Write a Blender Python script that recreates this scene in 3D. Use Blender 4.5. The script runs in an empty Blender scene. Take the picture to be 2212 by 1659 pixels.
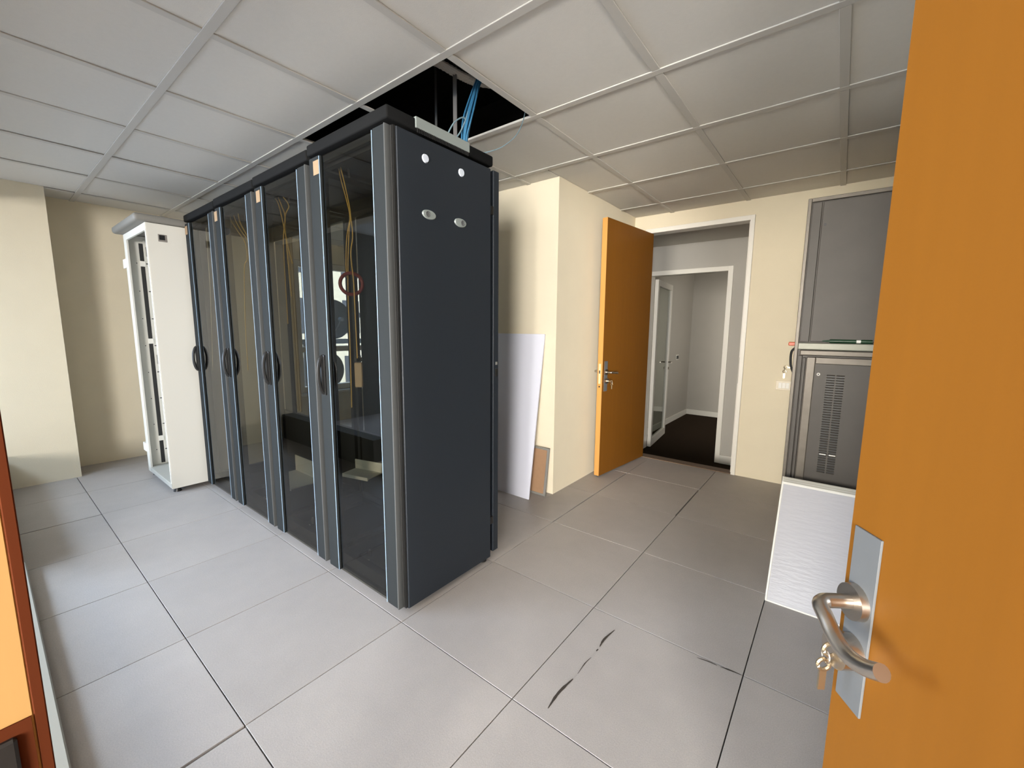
import bpy, bmesh, math, random
from mathutils import Vector, Matrix
random.seed(7)
PI = math.pi
C = bpy.context.scene.collection
SC = bpy.context.scene

# ------------------------------------------------------------------ camera, world, light, exposure
cd = bpy.data.cameras.new('camera'); cam = bpy.data.objects.new('camera', cd); C.objects.link(cam)
CAM = Vector((1.3727, -1.0029, 1.2472))
_a, _b, _c = 2.2339, -0.1321, 0.0078
fwd = Vector((math.cos(_a)*math.cos(_b), math.sin(_a)*math.cos(_b), math.sin(_b)))
rt = fwd.cross(Vector((0, 0, 1))).normalized(); up = rt.cross(fwd)
r2 = rt*math.cos(_c)+up*math.sin(_c); u2 = up*math.cos(_c)-rt*math.sin(_c)
M = Matrix.Identity(4)
for i in range(3):
    M[i][0], M[i][1], M[i][2], M[i][3] = r2[i], u2[i], -fwd[i], CAM[i]
cam.matrix_world = M
cd.sensor_width = 36; cd.lens = 901.98*36/2212; cd.clip_start = 0.02; cd.clip_end = 200
SC.camera = cam
SC.view_settings.view_transform = 'Standard'; SC.view_settings.look = 'None'
SC.view_settings.gamma = 1; SC.view_settings.use_curve_mapping = False
SC.view_settings.exposure = 0.0

W = bpy.data.worlds.new('sky'); SC.world = W; W.use_nodes = True
nt = W.node_tree; nt.nodes.clear()
_o = nt.nodes.new('ShaderNodeOutputWorld'); _bg = nt.nodes.new('ShaderNodeBackground')
_tc = nt.nodes.new('ShaderNodeTexCoord'); _sx = nt.nodes.new('ShaderNodeSeparateXYZ'); _cr = nt.nodes.new('ShaderNodeValToRGB')
nt.links.new(_tc.outputs['Generated'], _sx.inputs[0]); nt.links.new(_sx.outputs['Z'], _cr.inputs[0])
_cr.color_ramp.elements[0].position = 0.0; _cr.color_ramp.elements[0].color = (0.62, 0.72, 0.88, 1)
_cr.color_ramp.elements[1].position = 0.7; _cr.color_ramp.elements[1].color = (0.28, 0.50, 0.95, 1)
nt.links.new(_cr.outputs[0], _bg.inputs[0]); _bg.inputs[1].default_value = 6.5
nt.links.new(_bg.outputs[0], _o.inputs[0])

def lamp(name, kind, loc, energy, color, size=None, target=None, direction=None, spread=None):
    l = bpy.data.lights.new(name, kind); o = bpy.data.objects.new(name, l); C.objects.link(o)
    o.location = loc; l.energy = energy; l.color = color
    if size: l.shape = 'RECTANGLE'; l.size, l.size_y = size
    if spread: l.spread = math.radians(spread)
    d = Vector(direction) if direction else (Vector(target)-Vector(loc))
    o.rotation_euler = d.to_track_quat('-Z', 'Y').to_euler()
    return o
_s = lamp('sun', 'SUN', (0, 0, 10), 5.5, (1.0, 0.92, 0.78), direction=(-0.75, 0.25, -0.6)); _s.data.angle = 0.01
# daylight of the far window of the adjoining room, behind the camera
lamp('daylight_far_window', 'AREA', (4.2, -6.85, 1.55), 172, (1.0, 0.955, 0.89), (2.0, 1.5), target=(0.1, 1.6, 1.2), spread=75)
lamp('daylight_far_window_low', 'AREA', (4.2, -6.85, 1.0), 47, (1.0, 0.955, 0.89), (2.0, 1.0), target=(0.1, 1.6, 1.6), spread=60)
lamp('added_back_wall_fill', 'AREA', (0.9, -6.85, 1.6), 84, (1.0, 0.94, 0.84), (2.2, 1.6), target=(1.0, 2.9, 1.2), spread=60)  # unseen lamp added to brighten the back wall, not a window
# added cool fill from the side for floor and rack fronts, unseen
lamp('added_cool_side_fill', 'AREA', (-3.6, -3.9, 1.5), 229, (0.62, 0.78, 1.0), (2.2, 1.6), target=(0.6, -1.6, 0.7))
# added cool overhead fill that brightens the floor, unseen behind the camera
lamp('added_overhead_fill', 'AREA', (-1.6, -2.6, 2.47), 84, (0.62, 0.79, 1.0), (2.4, 1.2), target=(-1.6, -1.5, 0), spread=120)
# small unseen lamp added for the glare low on the leaning panel
lamp('added_panel_glare', 'AREA', (1.2, -1.6, 2.47), 11, (0.92, 0.96, 1.0), (0.5, 0.4), target=(1.25, 1.2, 0.2))
# added fill aimed at the back wall of the small room past the corridor
lamp('added_inner_room_fill', 'AREA', (1.0, 4.7, 1.3), 12, (1.0, 0.93, 0.82), (0.8, 1.0), target=(0.1, 6.3, 1.0))

# ------------------------------------------------------------------ materials
MATS = {}
def mat(name, col, rough=0.6, metal=0.0, noise=0.0, scale=40.0, bump=0.0, bscale=None, spec=0.5, rnd=0.0, speck=0.0, coat=0.0, stretch=None, big=0.0, bigscale=1.5):
    if name in MATS: return MATS[name]
    m = bpy.data.materials.new(name); MATS[name] = m; m.use_nodes = True
    n = m.node_tree; L = n.links; b = n.nodes['Principled BSDF']
    b.inputs['Roughness'].default_value = rough; b.inputs['Metallic'].default_value = metal
    b.inputs['Specular IOR Level'].default_value = spec; b.inputs['Coat Weight'].default_value = coat
    b.inputs['Base Color'].default_value = (*col, 1)
    tc = n.nodes.new('ShaderNodeTexCoord'); src = tc.outputs['Object']
    if stretch:
        mp = n.nodes.new('ShaderNodeMapping'); mp.inputs['Scale'].default_value = stretch
        L.new(src, mp.inputs['Vector']); src = mp.outputs['Vector']
    cur = None
    def mul(fac_socket, lo, hi):
        nonlocal cur
        mr = n.nodes.new('ShaderNodeMapRange'); mr.inputs['To Min'].default_value = lo; mr.inputs['To Max'].default_value = hi
        L.new(fac_socket, mr.inputs['Value'])
        mx = n.nodes.new('ShaderNodeVectorMath'); mx.operation = 'SCALE'
        if cur is None: mx.inputs[0].default_value = col
        else: L.new(cur, mx.inputs[0])
        L.new(mr.outputs[0], mx.inputs['Scale']); cur = mx.outputs[0]
    if noise:
        t = n.nodes.new('ShaderNodeTexNoise'); t.inputs['Scale'].default_value = scale; t.inputs['Detail'].default_value = 4
        L.new(src, t.inputs['Vector']); mul(t.outputs['Fac'], 1-noise, 1+noise)
    if big:
        t = n.nodes.new('ShaderNodeTexNoise'); t.inputs['Scale'].default_value = bigscale; t.inputs['Detail'].default_value = 3
        L.new(src, t.inputs['Vector']); mul(t.outputs['Fac'], 1-big, 1+big)
    if speck:
        t = n.nodes.new('ShaderNodeTexNoise'); t.inputs['Scale'].default_value = 260; t.inputs['Detail'].default_value = 2
        L.new(src, t.inputs['Vector']); mul(t.outputs['Fac'], 1-speck, 1+speck)
    if rnd:
        t = n.nodes.new('ShaderNodeObjectInfo'); mul(t.outputs['Random'], 1-rnd, 1+rnd)
    if cur is not None: L.new(cur, b.inputs['Base Color'])
    if bump:
        t = n.nodes.new('ShaderNodeTexNoise'); t.inputs['Scale'].default_value = bscale or scale; t.inputs['Detail'].default_value = 3
        L.new(src, t.inputs['Vector']); bp = n.nodes.new('ShaderNodeBump'); bp.inputs['Strength'].default_value = bump
        bp.inputs['Distance'].default_value = 0.004
        L.new(t.outputs['Fac'], bp.inputs['Height']); L.new(bp.outputs[0], b.inputs['Normal'])
    return m

def glass_mat(name, tint, rough=0.0, ior=1.45):
    m = bpy.data.materials.new(name); m.use_nodes = True; n = m.node_tree; n.nodes.clear(); L = n.links
    o = n.nodes.new('ShaderNodeOutputMaterial'); mx = n.nodes.new('ShaderNodeMixShader')
    tr = n.nodes.new('ShaderNodeBsdfTransparent'); tr.inputs[0].default_value = (*tint, 1)
    gl = n.nodes.new('ShaderNodeBsdfGlossy'); gl.inputs['Roughness'].default_value = rough
    fr = n.nodes.new('ShaderNodeFresnel'); fr.inputs['IOR'].default_value = ior
    ge = n.nodes.new('ShaderNodeNewGeometry'); iv = n.nodes.new('ShaderNodeMath'); iv.operation = 'SUBTRACT'; iv.inputs[0].default_value = 1.0
    ml = n.nodes.new('ShaderNodeMath'); ml.operation = 'MULTIPLY'
    L.new(ge.outputs['Backfacing'], iv.inputs[1]); L.new(fr.outputs[0], ml.inputs[0]); L.new(iv.outputs[0], ml.inputs[1])
    L.new(ml.outputs[0], mx.inputs[0]); L.new(tr.outputs[0], mx.inputs[1]); L.new(gl.outputs[0], mx.inputs[2]); L.new(mx.outputs[0], o.inputs[0])
    return m

wall_m = mat('cream_wall_paint', (0.77, 0.69, 0.525), 0.85, noise=0.03, scale=6, bump=0.15, bscale=180, spec=0.2, big=0.03)
ceil_m = mat('ceiling_tile_white', (0.66, 0.63, 0.575), 0.9, noise=0.03, scale=60, bump=0.1, bscale=300, rnd=0.035, spec=0.15)
tbar_m = mat('ceiling_bar_white', (0.53, 0.505, 0.46), 0.55)
floor_m = mat('floor_laminate', (0.415, 0.385, 0.366), 0.5, noise=0.05, scale=14, speck=0.20, bump=0.06, bscale=220, rnd=0.05, spec=0.4, big=0.11, bigscale=2.6)
joint_m = mat('floor_joint_dark', (0.03, 0.026, 0.022), 0.9)
slab_m = mat('plenum_concrete_shade', (0.03, 0.03, 0.028), 0.95, noise=0.3, scale=5)
orange_m = mat('orange_beech_veneer', (0.180, 0.069, 0.0078), 0.5, noise=0.08, scale=6, stretch=(5, 5, 0.25), bump=0.02, bscale=40, spec=0.1, big=0.05, bigscale=1.0)
orange_edge_m = mat('orange_beech_edge', (0.50, 0.25, 0.062), 0.5, noise=0.06, scale=8, stretch=(6, 6, 0.3))
jamb_m = mat('pale_orange_jamb', (0.44, 0.255, 0.085), 0.6, noise=0.06, scale=8, stretch=(6, 6, 0.3))
brown_m = mat('brown_frame_edge', (0.085, 0.019, 0.005), 0.8, spec=0.1, noise=0.1, scale=8, stretch=(5, 5, 0.3))
steel_m = mat('brushed_steel', (0.55, 0.50, 0.44), 0.28, 1.0, noise=0.05, scale=50)
plate_m = mat('satin_grey_plate', (0.115, 0.12, 0.123), 0.6, spec=0.15, noise=0.03, scale=60)
brass_m = mat('brass_key_metal', (0.48, 0.40, 0.28), 0.35, 1.0)
fascia_m = mat('rack_door_grey', (0.024, 0.027, 0.0285), 0.8, 0.0, noise=0.03, scale=30, spec=0.05)
fascia_highlight_m = mat('rack_door_edge_highlight', (0.075, 0.078, 0.078), 0.6, spec=0.15)
rack_m = mat('rack_side_black', (0.0165, 0.0215, 0.029), 0.5, noise=0.05, scale=120, bump=0.05, bscale=500, spec=0.35)
rackin_m = mat('rack_interior_black', (0.020, 0.020, 0.020), 0.6)
cap_m = mat('rack_cap_grey', (0.0105, 0.0108, 0.011), 0.8, spec=0.05)
black_m = mat('black_plastic', (0.012, 0.012, 0.012), 0.4)
edge_m = mat('glass_edge_highlight', (0.26, 0.36, 0.46), 0.4, spec=0.3)
stick_m = mat('cream_sticker', (0.30, 0.21, 0.13), 0.7, noise=0.08, scale=60, spec=0.1)
lgrey_m = mat('light_grey_metal', (0.30, 0.34, 0.33), 0.4, 0.2)
plug_m = mat('pale_blue_plug', (0.66, 0.72, 0.82), 0.4)
white_m = mat('white_powder_coat', (0.66, 0.645, 0.585), 0.45, spec=0.4)
whitebase_m = mat('cabinet_base_grey', (0.45, 0.44, 0.40), 0.5)
greycap_m = mat('cabinet_cap_grey', (0.185, 0.178, 0.16), 0.6)
frame_m = mat('white_door_frame', (0.82, 0.79, 0.72), 0.4)
board_m = mat('white_melamine', (0.76, 0.77, 0.86), 0.4)
panel_m = mat('glossy_white_panel', (0.50, 0.49, 0.51), 0.26, noise=0.03, scale=12, bump=0.35, bscale=26, stretch=(0.6, 1, 3), spec=0.8)
paneledge_m = mat('panel_edge_cream', (0.70, 0.66, 0.56), 0.5)
brownboard_m = mat('brown_fibreboard', (0.34, 0.20, 0.11), 0.7, noise=0.1, scale=30)
alu_m = mat('dull_aluminium', (0.36, 0.35, 0.32), 0.45, 0.5)
ecab_m = mat('steel_cabinet_grey', (0.060, 0.051, 0.042), 0.5, 0.1, noise=0.16, scale=9, spec=0.5)
ecabl_m = mat('steel_cabinet_frame', (0.115, 0.098, 0.078), 0.4, 0.3, noise=0.25, scale=25)
carpet_m = mat('dark_brown_carpet', (0.035, 0.024, 0.016), 0.95, noise=0.3, scale=200, spec=0.05)
wood_m = mat('threshold_wood', (0.16, 0.10, 0.06), 0.5)
blue_m = mat('blue_cable', (0.035, 0.16, 0.30), 0.45)
bluegrey_m = mat('grey_blue_cable', (0.16, 0.24, 0.28), 0.5)
grey_m = mat('grey_rod', (0.16, 0.15, 0.14), 0.5, 0.3)
yellow_m = mat('yellow_cable', (0.75, 0.50, 0.12), 0.5)
paleyel_m = mat('pale_cable', (0.70, 0.62, 0.45), 0.5)
red_m = mat('dark_red_coil', (0.22, 0.025, 0.025), 0.5)
orangered_m = mat('orange_red_plastic', (0.60, 0.09, 0.02), 0.4)
tan_m = mat('tan_plastic', (0.55, 0.42, 0.30), 0.5)
green_m = mat('dark_green_marker', (0.010, 0.045, 0.018), 0.35)
whitep_m = mat('white_plastic', (0.80, 0.78, 0.72), 0.35)
switch_m = mat('ivory_switch', (0.78, 0.70, 0.55), 0.4)
dark_m = mat('dark_scuff', (0.045, 0.036, 0.028), 0.7)
facade_m = mat('facade_cream_render', (0.78, 0.72, 0.58), 0.9)
facwin_m = mat('facade_window_dark', (0.06, 0.07, 0.09), 0.2)
dish_m = mat('dish_dark_grey', (0.10, 0.105, 0.11), 0.6)
ground_m = mat('street_grey', (0.30, 0.29, 0.27), 0.9)
tint_m = glass_mat('smoked_glass', (0.57, 0.56, 0.51))
clear_m = glass_mat('clear_glass', (0.97, 0.98, 0.98))

# ------------------------------------------------------------------ mesh helpers
def new(): return bmesh.new()
def bx(bm, x0, x1, y0, y1, z0, z1, bev=0.0, seg=1):
    r = bmesh.ops.create_cube(bm, size=1.0)
    bmesh.ops.scale(bm, vec=(abs(x1-x0), abs(y1-y0), abs(z1-z0)), verts=r['verts'])
    bmesh.ops.translate(bm, vec=((x0+x1)/2, (y0+y1)/2, (z0+z1)/2), verts=r['verts'])
    if bev:
        es = list({e for v in r['verts'] for e in v.link_edges})
        bmesh.ops.bevel(bm, geom=es, offset=bev, segments=seg, affect='EDGES', profile=0.5)
    return bm
def box(*a, **k): return bx(new(), *a, **k)
def cyl(bm, p0, p1, r0, r1=None, seg=20):
    p0, p1 = Vector(p0), Vector(p1); d = p1-p0
    m = Matrix.Translation((p0+p1)/2) @ d.to_track_quat('Z', 'Y').to_matrix().to_4x4()
    bmesh.ops.create_cone(bm, cap_ends=True, segments=seg, radius1=r0, radius2=r0 if r1 is None else r1, depth=d.length, matrix=m)
    return bm
def spline(pts, n=8):
    pts = [Vector(p) for p in pts]; P = [pts[0]]+pts+[pts[-1]]; out = []
    for i in range(1, len(P)-2):
        a, b, c, d = P[i-1], P[i], P[i+1], P[i+2]
        for k in range(n):
            t = k/n
            out.append(0.5*((2*b)+(c-a)*t+(2*a-5*b+4*c-d)*t*t+(3*b-a-3*c+d)*t**3))
    out.append(pts[-1]); return out
def tube(bm, pts, r, seg=8, smooth=8, closed=False):
    P = spline(pts, smooth) if smooth else [Vector(p) for p in pts]
    rings = []; N = len(P); ref = None
    for i, p in enumerate(P):
        if closed: t = (P[(i+1) % N]-P[i-1]).normalized()
        else: t = (P[min(i+1, N-1)]-P[max(i-1, 0)]).normalized()
        if ref is None: ref = t.orthogonal().normalized()
        ref = (ref-t*ref.dot(t)).normalized(); b = t.cross(ref)
        rr = r(i/(N-1)) if callable(r) else r
        rings.append([bm.verts.new(p+(ref*math.cos(2*PI*k/seg)+b*math.sin(2*PI*k/seg))*rr) for k in range(seg)])
    for i in range(N if closed else N-1):
        A, B = rings[i], rings[(i+1) % N]
        for k in range(seg): bm.faces.new((A[k], A[(k+1) % seg], B[(k+1) % seg], B[k]))
    if not closed:
        bm.faces.new(rings[0][::-1]); bm.faces.new(rings[-1])
    return bm
def prism(bm, poly, axis, a, b):
    def mk(p, v):
        if axis == 'x': return (v, p[0], p[1])
        if axis == 'y': return (p[0], v, p[1])
        return (p[0], p[1], v)
    A = [bm.verts.new(mk(p, a)) for p in poly]; B = [bm.verts.new(mk(p, b)) for p in poly]; n = len(poly)
    bm.faces.new(A); bm.faces.new(B[::-1])
    for i in range(n): bm.faces.new((A[i], B[i], B[(i+1) % n], A[(i+1) % n]))
    bmesh.ops.recalc_face_normals(bm, faces=bm.faces[:]); return bm
def obj(name, bm, m, parent=None, smooth=False, loc=None):
    bmesh.ops.recalc_face_normals(bm, faces=bm.faces[:])
    me = bpy.data.meshes.new(name); bm.to_mesh(me); bm.free(); me.materials.append(m)
    if smooth:
        me.shade_smooth() if hasattr(me, 'shade_smooth') else None
        try: me.set_sharp_from_angle(angle=math.radians(38))
        except Exception: pass
    o = bpy.data.objects.new(name, me); C.objects.link(o)
    if parent: o.parent = parent
    if loc: o.location = loc
    return o
def tag(o, label, cat, group=None, kind=None):
    o['label'] = label; o['category'] = cat
    if group: o['group'] = group
    if kind: o['kind'] = kind
    return o
def thing(name, label, cat, loc=(0, 0, 0), rotz=0, group=None, kind=None):
    o = bpy.data.objects.new(name, None); C.objects.link(o); o.empty_display_size = 0.05
    o.location = loc; o.rotation_euler = (0, 0, rotz)
    return tag(o, label, cat, group, kind)
def struct(name, bm, m, parent=None):
    o = obj(name, bm, m, parent); o['kind'] = 'structure'; return o
def inst(name, src, parent=None, loc=(0, 0, 0), scale=None, rot=None):
    o = bpy.data.objects.new(name, src.data); C.objects.link(o); o.location = loc
    if parent: o.parent = parent
    if scale: o.scale = scale
    if rot: o.rotation_euler = rot
    return o
def sub(rects, h):
    out = []
    for (a, b, c, d) in rects:
        x0, x1, y0, y1 = max(a, h[0]), min(b, h[1]), max(c, h[2]), min(d, h[3])
        if x1 <= x0 or y1 <= y0: out.append((a, b, c, d)); continue
        if a < x0: out.append((a, x0, c, d))
        if x1 < b: out.append((x1, b, c, d))
        if c < y0: out.append((x0, x1, c, y0))
        if y1 < d: out.append((x0, x1, y1, d))
    return [r for r in out if r[1]-r[0] > 0.012 and r[3]-r[2] > 0.012]

# ------------------------------------------------------------------ setting
H = 2.285; TOP = 3.0
X0, X1, Y0, Y1 = -3.85, 2.15, -0.995, 2.95
COLL = (-3.85, -3.5, -0.995, -0.57)        # pier at the left wall
PIL = (-1.1, -0.25, 1.588, 2.95)           # pier behind the racks

# floor: dark sub-slab with every raised-floor tile on it
fl = struct('floor', box(X0-0.3, X1+0.1, Y0-0.15, Y1+0.12, -0.16, -0.028), joint_m)
wide = {(0, -2): 0.010, (-4, -2): 0.004}
for i in range(-7, 4):
    for j in range(-2, 5):
        g = 0.0019
        a, b, c, d = i*.6, i*.6+.6, j*.6, j*.6+.6
        a += g; b -= g; c += g; d -= g
        if (i, j) == (0, -2): a += 0.006
        if (i, j) in ((-1, 3), (-1, 2)): b -= 0.0035
        if (i, j) == (1, 3): b -= 0.0; a += 0.0
        if (i, j) == (0, 3): b -= 0.005
        if (i, j) in ((-5, -2), (-6, -2)): b -= 0.0
        if (i, j) == (-4, -2): a += 0.005
        for (p, q, r, s) in sub([(max(a, X0), min(b, X1), max(c, Y0+0.0), min(d, Y1-0.002))] if min(b, X1) > max(a, X0) and min(d, Y1) > max(c, Y0) else [], COLL):
            for (p, q, r, s) in sub([(p, q, r, s)], PIL):
                dz = random.uniform(-0.0006, 0.0)
                bm = box(p, q, r, s, -0.028, dz)
                es = [e for e in bm.edges if all(v.co.z > -0.01 for v in e.verts)]
                bmesh.ops.bevel(bm, geom=es, offset=0.0006, segments=1, affect='EDGES')
                obj('floor_tile', bm, floor_m, fl)
# scuffs rubbed into the tiles
def scuff(pts, w, parent=fl):
    bm = new(); P = spline(pts, 6); N = len(P); L, R = [], []
    for i, p in enumerate(P):
        t = (P[min(i+1, N-1)]-P[max(i-1, 0)]).normalized(); n = Vector((-t.y, t.x, 0))
        ww = w*(0.25+0.75*math.sin(PI*min(1, max(0, i/(N-1)))))*random.uniform(.75, 1.1)
        L.append(bm.verts.new((p.x+n.x*ww, p.y+n.y*ww, 0.0007))); R.append(bm.verts.new((p.x-n.x*ww, p.y-n.y*ww, 0.0007)))
    for i in range(N-1): bm.faces.new((L[i], R[i], R[i+1], L[i+1]))
    obj('scuff_mark', bm, dark_m, parent)
scuff([(0.716, 0.045, 0), (0.712, 0.12, 0), (0.722, 0.20, 0)], 0.0055)
scuff([(0.724, 0.23, 0), (0.722, 0.29, 0), (0.727, 0.33, 0)], 0.0018)
scuff([(0.727, 0.37, 0), (0.729, 0.385, 0)], 0.003)
scuff([(0.728, 0.40, 0), (0.724, 0.45, 0), (0.735, 0.525, 0)], 0.0045)
scuff([(1.045, 0.582, 0), (1.085, 0.590, 0), (1.115, 0.590, 0)], 0.0030)
scuff([(1.125, 0.591, 0), (1.16, 0.596, 0), (1.195, 0.598, 0)], 0.0035)

# ceiling: plenum slab above, exposed bars and every tile laid in them
GX, GY = 0.092, 0.213
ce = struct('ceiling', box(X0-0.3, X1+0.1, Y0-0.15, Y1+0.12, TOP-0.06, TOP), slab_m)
HOLES = {(-1, 0), (-2, 0)}
BW = 0.0165
for i in range(-8, 5):
    for j in range(-3, 6):
        if (i, j) in HOLES: continue
        a, b, c, d = GX+i*.6, GX+i*.6+.6, GY+j*.6, GY+j*.6+.6
        a, b, c, d = max(a, X0), min(b, X1), max(c, Y0), min(d, Y1)
        if b-a < 0.02 or d-c < 0.02: continue
        for rr in sub([(a, b, c, d)], COLL):
            for (p, q, r, s) in sub([rr], PIL):
                dz = random.choice([0.0005, 0.0015, 0.003])
                bm = box(p+.003, q-.003, r+.003, s-.003, H+0.0028+dz, H+0.018+dz)
                obj('ceiling_tile', bm, ceil_m, ce)
for j in range(-2, 6):
    y = GY+j*.6
    if not (Y0 < y < Y1): continue
    bm = new()
    for rr in sub([(X0, X1, y-BW, y+BW)], COLL):
        for (p, q, r, s) in sub([rr], PIL): 
            bx(bm, p, q, r, s, H-0.002, H+0.0035, 0.001); bx(bm, p, q, y-.002, y+.002, H+.003, H+.012)
    obj('main_runner', bm, tbar_m, ce)
for i in range(-7, 5):
    x = GX+i*.6
    if not (X0 < x < X1): continue
    for j in range(-3, 6):
        c, d = max(GY+j*.6+BW, Y0), min(GY+j*.6+.6-BW, Y1)
        if d-c < 0.03: continue
        bm = new(); n = 0
        for rr in sub([(x-BW, x+BW, c, d)], COLL):
            for (p, q, r, s) in sub([rr], PIL): bx(bm, p, q, r, s, H-0.0015, H+0.0035, 0.001); n += 1
        if n: obj('cross_tee', bm, tbar_m, ce)
        else: bm.free()

# walls
def wall_y(name, y0, y1, x0, x1, z0, z1, op=None, m=wall_m):
    bm = new()
    if op:
        a, b, c, d = op
        bx(bm, x0, a, y0, y1, z0, z1); bx(bm, b, x1, y0, y1, z0, z1)
        if d < z1: bx(bm, a, b, y0, y1, d, z1)
        if c > z0: bx(bm, a, b, y0, y1, z0, c)
    else: bx(bm, x0, x1, y0, y1, z0, z1)
    return struct(name, bm, m)
def wall_x(name, x0, x1, y0, y1, z0, z1, op=None, m=wall_m):
    bm = new()
    if op:
        a, b, c, d = op
        bx(bm, x0, x1, y0, a, z0, z1); bx(bm, x0, x1, b, y1, z0, z1)
        if d < z1: bx(bm, x0, x1, a, b, d, z1)
        if c > z0: bx(bm, x0, x1, a, b, z0, c)
    else: bx(bm, x0, x1, y0, y1, z0, z1)
    return struct(name, bm, m)
W2 = (1.42, 2.80, 0.42, 2.05)
wall_x('wall_left', -4.10, -3.85, -1.11, 3.05, -0.16, TOP, W2)
struct('wall_pier_left', box(-3.85, -3.5, -1.11, -0.57, -0.16, TOP), wall_m)
struct('wall_pier_back', box(PIL[0], PIL[1], PIL[2], PIL[3], -0.16, H+0.01), wall_m)
struct('wall_pier_void', box(PIL[0], PIL[1], PIL[2], PIL[3], H+0.01, TOP-0.06), slab_m)  # near-black colour paints the shade of the void above the ceiling
DX0, DX1, DH = -0.112, 0.722, 2.132
wall_y('wall_back', 2.95, 3.05, -4.10, 2.25, -0.16, TOP, (DX0, DX1, -0.16, DH))
wall_x('wall_right', 2.15, 2.25, -1.11, 3.05, -0.16, TOP)
# near wall: doorway where the camera stands, open screen towards the next room at the left
EX0, EX1 = 0.885, 1.985
bm = new()
bx(bm, EX0-0.06, EX0-0.03, -1.11, -1.001, -0.16, TOP); bx(bm, EX1, 2.25, -1.11, Y0, -0.16, TOP); bx(bm, -3.5, EX1, -1.11, Y0, 2.13, TOP)
bx(bm, -1.75, EX0-0.06, -1.11, Y0, -0.16, 0.07)
struct('wall_near', bm, wall_m)
o = struct('baseboard_near', box(-1.75, EX0-0.05, Y0, -0.958, 0, 0.07, 0.004), mat('skirting_grey', (0.30, 0.29, 0.25), 0.6))

adj_m = mat('adjoining_wall_grey', (0.26, 0.25, 0.23), 0.9, noise=0.04, scale=5)
struct('wall_near_parapet', box(-3.5, -1.75, -1.11, Y0, -0.16, 0.27), mat('parapet_dark_grey', (0.05, 0.05, 0.048), 0.7))
# adjoining room behind the camera (only what lets the daylight in and shows in reflections)
struct('floor_adjoining', box(-4.1, 6.3, -7.2, -1.11, -0.16, 0.0), floor_m)
struct('ceiling_adjoining', box(-4.1, 6.3, -7.2, -1.11, 2.5, 2.6), ceil_m)
wall_x('wall_adjoining_left', -4.1, -3.85, -7.2, -1.11, -0.16, 2.6, (-5.2, -2.7, 0.6, 2.3), adj_m)
wall_x('wall_adjoining_right', 6.3, 6.4, -7.2, -1.0, -0.16, 2.6, m=adj_m)
wall_y('wall_adjoining_far', -7.2, -7.0, -4.1, 6.4, -0.16, 2.6, (2.6, 5.8, 0.7, 2.35), adj_m)
wall_y('wall_adjoining_near', -1.11, -1.0, 2.25, 6.3, -0.16, 2.6)

# corridor and small room past the back door
CZ = -0.155; WY = 3.75; IX0, IX1, IH = -0.36, 0.425, 1.845
struct('floor_corridor', box(-1.3, 1.4, 3.05, WY, CZ-0.05, CZ), carpet_m)
struct('floor_inner', box(-1.9, 1.4, WY, 6.6, CZ-0.05, CZ), carpet_m)
struct('ceiling_corridor', box(-1.3, 1.4, 3.05, WY, 2.155, 2.2), ceil_m)
struct('ceiling_inner', box(-1.9, 1.4, WY+0.1, 6.6, 2.155, 2.2), ceil_m)
corr_m = mat('corridor_wall_grey', (0.47, 0.45, 0.41), 0.85, noise=0.03, scale=6, spec=0.2)
wall_y('wall_corridor', WY, WY+0.1, -1.3, 1.4, CZ, 2.2, (IX0, IX1, CZ, IH), corr_m)
wall_x('wall_corridor_left', -1.4, -1.3, 3.05, WY+0.1, CZ, 2.2, m=corr_m)
wall_x('wall_corridor_right', 1.4, 1.5, 3.05, 6.7, CZ, 2.2, m=corr_m)
wall_x('wall_inner_left', -0.68, -0.58, WY+0.1, 6.6, CZ, 2.2, m=corr_m)
wall_y('wall_inner_back', 6.28, 6.38, -0.58, 1.4, CZ, 2.2, m=corr_m)
struct('baseboard_inner_left', box(-0.58, -0.565, WY+0.1, 6.28, CZ, CZ+0.08), whitep_m)
struct('baseboard_inner_back', box(-0.565, 1.4, 6.265, 6.28, CZ, CZ+0.08), whitep_m)
struct('baseboard_corridor', box(IX1+0.045, 1.4, WY-0.015, WY, CZ, CZ+0.09), whitep_m)

# door frames
bm = new()
bx(bm, DX1-0.004, DX1+0.030, 2.936, 3.055, 0.0, DH+0.036, 0.003); bx(bm, DX0-0.030, DX0+0.004, 2.936, 3.055, 0.0, DH+0.036, 0.003)
bx(bm, DX0, DX1, 2.936, 3.055, DH-0.004, DH+0.036, 0.003); bx(bm, DX1-0.016, DX1, 2.99, 3.03, 0.0, DH)
t1 = tag(struct('trim_1', bm, frame_m), 'narrow white frame around the back doorway', 'door frame')
obj('strike_plate', box(DX1-0.0065, DX1-0.003, 2.945, 2.965, 0.80, 1.02), plate_m, t1)
bm = new(); bx(bm, DX0, DX1, 2.965, 3.06, -0.02, 0.004, 0.002); bx(bm, DX0, DX1, 2.945, 2.967, -0.02, 0.006, 0.002)
tag(struct('trim_2', bm, wood_m), 'dark wooden threshold strip in the back doorway', 'threshold')
bm = new()
bx(bm, IX1-0.004, IX1+0.045, WY-0.012, WY+0.11, CZ, IH+0.045, 0.003); bx(bm, IX0-0.045, IX0+0.004, WY-0.012, WY+0.11, CZ, IH+0.045, 0.003)
bx(bm, IX0, IX1, WY-0.012, WY+0.11, IH-0.004, IH+0.045, 0.003)
tag(struct('trim_3', bm, frame_m), 'white metal frame around the inner doorway past the corridor', 'door frame')

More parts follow.
